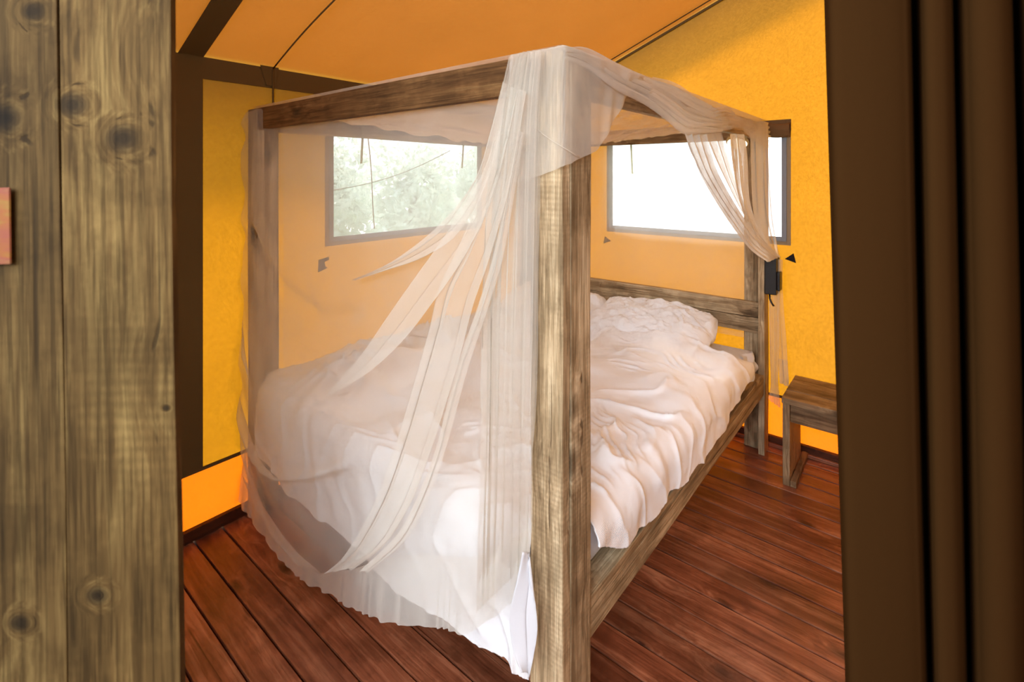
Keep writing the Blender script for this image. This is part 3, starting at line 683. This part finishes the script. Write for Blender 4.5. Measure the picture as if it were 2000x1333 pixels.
fold([(1000, 170), (960, 330), (905, 470), (862, 560), (842, 640), (808, 760), (775, 870), (735, 980), (680, 1080), (640, 1118)], [(1032, 180), (1000, 360), (962, 500), (928, 600), (902, 700), (872, 800), (840, 900), (805, 990), (760, 1060), (690, 1112)], -0.060, -0.17, pl=2, amp=0.008, seed=3, nb=34)
fold([(1010, 250), (965, 480), (930, 600), (892, 710), (868, 800), (848, 880), (812, 975), (770, 1050), (700, 1118)], [(1022, 260), (985, 480), (950, 600), (912, 715), (886, 810), (862, 895), (826, 990), (786, 1060), (720, 1118)], -0.075, -0.19, 'net_mid', 1, 0.006, 4, 16)
# veil over the top of the near post
nu, nv = 90, 60; U, V = np.meshgrid(np.linspace(0, 1, nu), np.linspace(0, 1, nv), indexing='ij')
path = [Vector((-0.150, -0.020)), Vector((-0.10, -0.016)), Vector((-0.03, -0.014)), Vector((0.008, -0.014)), Vector((0.018, 0.01)), Vector((0.020, 0.14)), Vector((0.016, 0.24)), Vector((0.010, 0.36)), Vector((0.0, 0.47))]
bot = [1.585, 1.590, 1.612, 1.625, 1.632, 1.672, 1.76, 1.86, 1.905]
XY = catmull([(p.x, p.y, 0) for p in path], nu); bz = np.interp(np.linspace(0, 8, nu), range(9), bot)
top_in = np.clip(1-V/0.14, 0, 1); V2 = np.clip((V-0.14)/0.86, 0, 1)
Xc = XY[:, 0][:, None]-top_in*0.11*np.where(np.arange(nu)[:, None] > nu*0.4, 1, 0); Yc = XY[:, 1][:, None]+top_in*0.13*np.where(np.arange(nu)[:, None] <= nu*0.5, 1, 0)
Zt = 1.9225+0.002*np.sin(U*23)*top_in; Z = Zt*(1-V2)+bz[:, None]*V2
Xc = Xc+0.004*np.sin(U*60+V*4)*np.clip((U-0.5)*4, 0, 1)*V; Yc = Yc-0.003*np.abs(np.sin(U*50+V*9+3*V*V))*np.clip((0.55-U)*5, 0, 1)
Xc = Xc+0.014*np.clip(U-0.6, 0, 1)*np.sin(V*5+U*14)
gridmesh('post_veil', np.stack([Xc, Yc, Z+0*U], 2), M['net_mid'], bn)
tube('veil_cord', [onY(x, y, -0.022) for x, y in ((1048, 250), (1060, 262), (1080, 276), (1100, 288))]+[onX(x, y, 0.026) for x, y in ((1112, 295), (1124, 303), (1132, 308))], 0.0011, M['net_dense'], bn, 5)
# roof net sagging, creased diagonally
# it hangs lowest over the middle of the bed between the top beams
nu, nv = 130, 150; U, V = np.meshgrid(np.linspace(0, 1, nu), np.linspace(0, 1, nv), indexing='ij')
X = -BW+0.01+(BW-0.02)*U; Y = 0.01+(BL-0.02)*V
sag = np.sin(math.pi*U)**0.6*np.sin(math.pi*V)**0.55
Z = BH+0.012-0.165*sag+sag*(0.034*np.abs(np.sin(Y*14+X*15+3*fbm(X*2, Y*2, 3)))+0.010*fbm(X*4, Y*9, 8))
gridmesh('roof_panel', np.stack([X, Y, Z], 2), M['net_mid'], bn)
# left and head panels
nu, nv = 90, 100; U, V = np.meshgrid(np.linspace(0, 1, nu), np.linspace(0, 1, nv), indexing='ij')
Y = 0.15+(BL-0.30)*U; Z = 1.925*(1-V)+0.56*V; X = -BW+0.045+0.010*fbm(Y*3, Z*1.5, 2)+0.004*np.sin(Y*20)
gridmesh('left_panel', np.stack([X, Y, Z], 2), M['net_thin'], bn)
X = -BW+0.02+(BW-0.15)*U; Z = 1.925*(1-V)+0.62*V; HP = 1; Y = BL+0.018+0.012*fbm(X*3, Z*1.5, 4)-0.008*np.clip((1.3-Z)*3, 0, 1)*np.sin(X*9+Z*8)
gridmesh('head_panel', np.stack([X, Y, Z], 2), M['net_dense'], bn)
# swag along the right beam, tied back at the head post
up = [(1092, 95), (1140, 92), (1200, 121), (1270, 153), (1312, 164), (1352, 184), (1398, 212), (1420, 240)]
lo_ = [(1104, 112), (1150, 135), (1205, 175), (1262, 205), (1300, 232), (1338, 262), (1372, 262), (1408, 258)]
A = [onX(x, y, v) for (x, y), v in zip(up, (-0.005, -0.03, -0.03, -0.03, -0.03, -0.02, 0.0, 0.0))]; B = [onX(x, y, v) for (x, y), v in zip(lo_, (0.015, 0.022, 0.028, 0.03, 0.035, 0.04, 0.045, 0.045))]
ribbon('side_swag', A, B, M['net_dense'], bn, 110, 40, 4, 0.010, 5, 0.012, side=(1, 0, 0.3), amp0=0.4, amp1=0.7)
ribbon('side_swag', A[3:], [p+Vector((0.012, 0, 0.03)) for p in B[3:]], M['net_mid'], bn, 80, 40, 5, 0.012, 9, 0.0, side=(1, 0, 0.3))
def tie(Lp, Rp, m, pl, amp, seed, x0=0.035, x1=0.055):
    A = [onX(x, y, x0+(x1-x0)*i/(len(Lp)-1)) for i, (x, y) in enumerate(Lp)]; B = [onX(x, y, x0+(x1-x0)*i/(len(Rp)-1)) for i, (x, y) in enumerate(Rp)]
    ribbon('tied_fold', A, B, M[m], bn, 70, 26, pl, amp, seed, 0.0, side=(1, -0.4, 0), amp1=0.6)
tie([(1335, 262), (1350, 300), (1372, 348), (1420, 425), (1465, 485), (1500, 512)], [(1378, 262), (1388, 305), (1405, 350), (1443, 415), (1480, 465), (1524, 503)], 'net_tied', 3, 0.009, 1)
tie([(1378, 262), (1395, 305), (1415, 350), (1443, 405), (1472, 450), (1505, 495)], [(1408, 258), (1424, 315), (1443, 375), (1465, 425), (1490, 465), (1522, 502)], 'net_dense', 2, 0.006, 2, 0.02, 0.05)
tie([(1425, 262), (1430, 320), (1440, 380), (1456, 430), (1485, 485)], [(1452, 262), (1459, 310), (1461, 360), (1468, 410), (1500, 490)], 'net_tied', 2, 0.006, 3, 0.01, 0.045)
tie([(1466, 262), (1468, 330), (1472, 410), (1485, 465), (1505, 505)], [(1500, 240), (1502, 330), (1508, 420), (1518, 480), (1526, 508)], 'net_mid', 3, 0.005, 4, 0.012, 0.05)
# bunched cloth over the head post
A = [onX(x, y, 0.02) for x, y in ((1385, 215), (1418, 208), (1440, 228), (1470, 232), (1499, 238))]; B = [onX(x, y, 0.03) for x, y in ((1395, 262), (1422, 254), (1450, 252), (1475, 275), (1501, 292))]
ribbon('post_wrap', A, B, M['net_thin'], bn, 60, 50, 6, 0.007, 12, 0.01, side=(1, -0.3, 0.2))
# tail hanging below the tie
A = [onY(*q, 2.12) for q in ((1506, 506), (1502, 540), (1501, 600), (1503, 690), (1505, 750), (1500, 780))]; B = [onY(*q, 2.12) for q in ((1526, 508), (1524, 540), (1522, 600), (1521, 690), (1519, 745), (1524, 797))]
def shift(ps, x): return [p+Vector((x, 0, 0)) for p in ps]
ribbon('net_tail', A, B, M['net_dense'], bn, 60, 22, 3, 0.008, 4)
A = [onY(*q, 2.16) for q in ((1515, 508), (1516, 560), (1519, 640), (1521, 700), (1523, 748))]; B = [onY(*q, 2.16) for q in ((1528, 508), (1529, 580), (1535, 660), (1538, 710), (1541, 757))]
ribbon('net_tail', A, B, M['net_mid'], bn, 60, 20, 2, 0.008, 7)
A = [onY(*q, 2.155) for q in ((1520, 700), (1523, 748))]; B = [onY(*q, 2.155) for q in ((1538, 705), (1541, 757))]
ribbon('tail_hem', A, B, M['net_hem'], bn, 12, 14, 2, 0.006, 7)

# ================================================================== SMALL THINGS BY THE BED
# black transformer box with a hook on the head post
bx_ = empty('power_box', (0.032, 2.12, 1.03), 0, 'small black plastic power box fixed to the outside of the far right bed post', 'power box')
box('case', (-0.031, -0.045, -0.100), (0.030, 0.045, 0.105), M['black'], bx_, 0.006); box('switch', (0.031, -0.040, -0.075), (0.047, 0.02, 0.030), M['black'], bx_, 0.005)
tube('cable', [(-0.010, -0.02, -0.100), (-0.008, -0.025, -0.125), (0.004, -0.03, -0.150), (0.014, -0.03, -0.165)], 0.005, M['black'], bx_)
# lit lamp under the head beam
lp = empty('bed_lamp', (-0.133, 2.03, 1.800), 0, 'small round lit lamp hanging under the top beam by the far right bed post', 'lamp')
def lathe(name, prof, m, parent, seg=28):
    bm = bmesh.new(); R = []
    for r_, z in prof: R.append([bm.verts.new((r_*math.cos(2*math.pi*k/seg), r_*math.sin(2*math.pi*k/seg), z)) for k in range(seg)])
    for A_, B_ in zip(R, R[1:]):
        for k in range(seg): bm.faces.new((A_[k], A_[(k+1) % seg], B_[(k+1) % seg], B_[k]))
    bm.faces.new(R[0]); bm.faces.new(R[-1][::-1]); bmesh.ops.recalc_face_normals(bm, faces=bm.faces[:])
    return finish(name, bm, m, parent, True)
lathe('lamp_glass', [(0.01, -0.022), (0.04, -0.020), (0.054, -0.008), (0.054, 0.002)], M['lampglass'], lp)
lathe('lamp_rim', [(0.058, -0.006), (0.062, 0.0), (0.060, 0.012), (0.02, 0.016)], M['tan'], lp)
tube('lamp_stem', [(0, 0, 0.014), (0.0, 0.03, 0.02), (0.0, 0.064, 0.02)], 0.006, M['rope'], lp)
lp.rotation_euler = (math.radians(-28), 0, 0)
# stool
st = empty('stool', (0.40, 2.05, 0), 0, 'low brown wooden stool standing against the back canvas, half hidden by the curtain', 'stool')
def sb(name, lo, hi, parent=st, label=None):
    o = board(name, lo, hi, M['stool'], None, bevel=0.002); o.parent = parent; o.location = o.location-Vector(st.location)
    return o
X0, X1, Y0, Y1, H = 0.135, 0.66, 1.855, 2.225, 0.455
sb('seat_board', (X0-0.004, Y0-0.006, H-0.03), (X1, Y0+0.118, H)); sb('seat_board', (X0-0.004, Y0+0.120, H-0.03), (X1, Y0+0.244, H)); sb('seat_board', (X0-0.004, Y0+0.246, H-0.03), (X1, Y1, H-0.001))
for xa in (X0, X1-0.034):
    sb('leg_panel', (xa, Y0+0.002, 0.0), (xa+0.032, Y0+0.06, H-0.031)); sb('leg_panel', (xa, Y0+0.062, 0.03), (xa+0.032, Y1-0.05, H-0.031))
for (xa) in (X0+0.034, X1-0.064):
    sb('foot_cleat', (xa, Y0+0.004, 0.0), (xa+0.028, Y1-0.01, 0.032))
sb('apron', (X0+0.034, Y0+0.012, H-0.125), (X1-0.036, Y0+0.04, H-0.031)); sb('apron', (X0+0.034, Y1-0.05, H-0.125), (X1-0.036, Y1-0.022, H-0.031))

# ================================================================== FOREGROUND
# near jamb of the doorway: two upright scaffold boards and a fixing plate
jd = 0.60
jm = empty('timber_post', view(-0.529, jd, 0), TH, 'weathered upright timber post of two boards, large in the left foreground', 'post')
jm.rotation_euler = (0, math.radians(-0.75), TH)
def jb(x0, x1, d0, d1, name='post_board'):
    o = board(name, (d0, x0, 0.0), (d1, x1, 0.0), M['jamb'], None) if False else None
    bm = bmesh.new(); L_ = 2.45; bm_box(bm, (-L_/2, x0, -d1), (L_/2, x1, -d0), 0.0015)
    for i in range(1, 30):
        bmesh.ops.bisect_plane(bm, geom=bm.verts[:]+bm.edges[:]+bm.faces[:], plane_co=(-L_/2+L_*i/30, 0, 0), plane_no=(1, 0, 0))
    for v in bm.verts: v.co.y += 0.0015*math.sin(v.co.x*6+x0*30)*(1 if v.co.y > (x0+x1)/2 else 0)
    o = finish(name, bm, M['jamb'], jm)
    # local X -> up, local Y -> right, local -Z -> away
    o.rotation_euler = Matrix(((0, 1, 0), (0, 0, -1), (1, 0, 0))).to_euler() if False else Matrix(((0.0, 1.0, 0.0), (0.0, 0.0, -1.0), (-1.0, 0.0, 0.0))).to_euler()
    o.location = (0, 0, L_/2)
    return o
lx = lambda px, d: (px-12-1000)/FPX*d+0.55
jb(lx(131, jd)+0.0004, lx(349, jd), 0.0, 0.010); jb(lx(-130, jd), lx(131, jd)-0.0004, -0.001, 0.036)
# fixing plate
pl = empty('fixing_plate', (lx(0, jd), -0.006, 0)); pl.parent = jm
zt = CZ-(365-HY)/FPX*jd; zb = CZ-(513-HY)/FPX*jd; xr_ = lx(36, jd-0.005)
prism('plate', [(-0.02, 0, zb), (xr_-lx(0, jd), 0, zb), (xr_-lx(0, jd), 0, zt), (-0.02, 0, zt)], (0, -0.0025, 0), M['zinc'], pl, 0.0008)
for (px, py, m_) in ((10, 377, 'darkhole'), (0, 438, 'darkhole'), (10, 497, 'darkhole')):
    o = lathe('screw', [(0.0058 if py != 438 else 0.004, 0.0), (0.005 if py != 438 else 0.004, 0.0016), (0.0022, 0.0017), (0.0022, 0.0006)], M[m_], pl, 16)
    o.rotation_euler = (math.pi/2, 0, 0); o.location = (lx(px, jd)-lx(0, jd), -0.0024, CZ-(py-HY)/FPX*jd)
# dark curtain on the right
prof = [(1609, 0.80), (1622, 0.775), (1650, 0.765), (1700, 0.76), (1750, 0.765), (1766, 0.785), (1778, 0.90), (1788, 0.80), (1798, 0.775), (1820, 0.768), (1838, 0.775), (1848, 0.81), (1857, 0.93), (1866, 0.81), (1885, 0.78), (1920, 0.765), (1950, 0.77), (1964, 0.81), (1976, 0.94), (1990, 0.82), (2010, 0.79), (2050, 0.77), (2090, 0.79), (2110, 0.86), (2130, 0.80), (2180, 0.77), (2230, 0.80)]
nz = 60; cur = catmull([(x, d, 0) for x, d in prof], 260); P = np.zeros((260, nz, 3))
for j in range(nz):
    z = 0.02+(2.42-0.02)*j/(nz-1); kx = (1.6+0.28-z)*33+7   # cloth drifts right towards the floor
    for i in range(260):
        px, d = cur[i, 0], cur[i, 1]; px2 = px+kx*(1-0.25*(px-1609)/600)+3*math.sin(z*2.2+px*0.012)
        dd = 0.765+(d-0.765)*(0.85+0.25*math.sin(z*1.3+px*0.01)); P[i, j] = view((px2-1000)/FPX*dd, dd, z)
cu = gridmesh('curtain', P, M['curtain'], None)
sm = cu.modifiers.new('cloth', 'SOLIDIFY'); sm.thickness = 0.0025; sm.offset = 1
cu['label'] = 'heavy dark brown curtain hanging in folds in the right foreground'; cu['category'] = 'curtain'
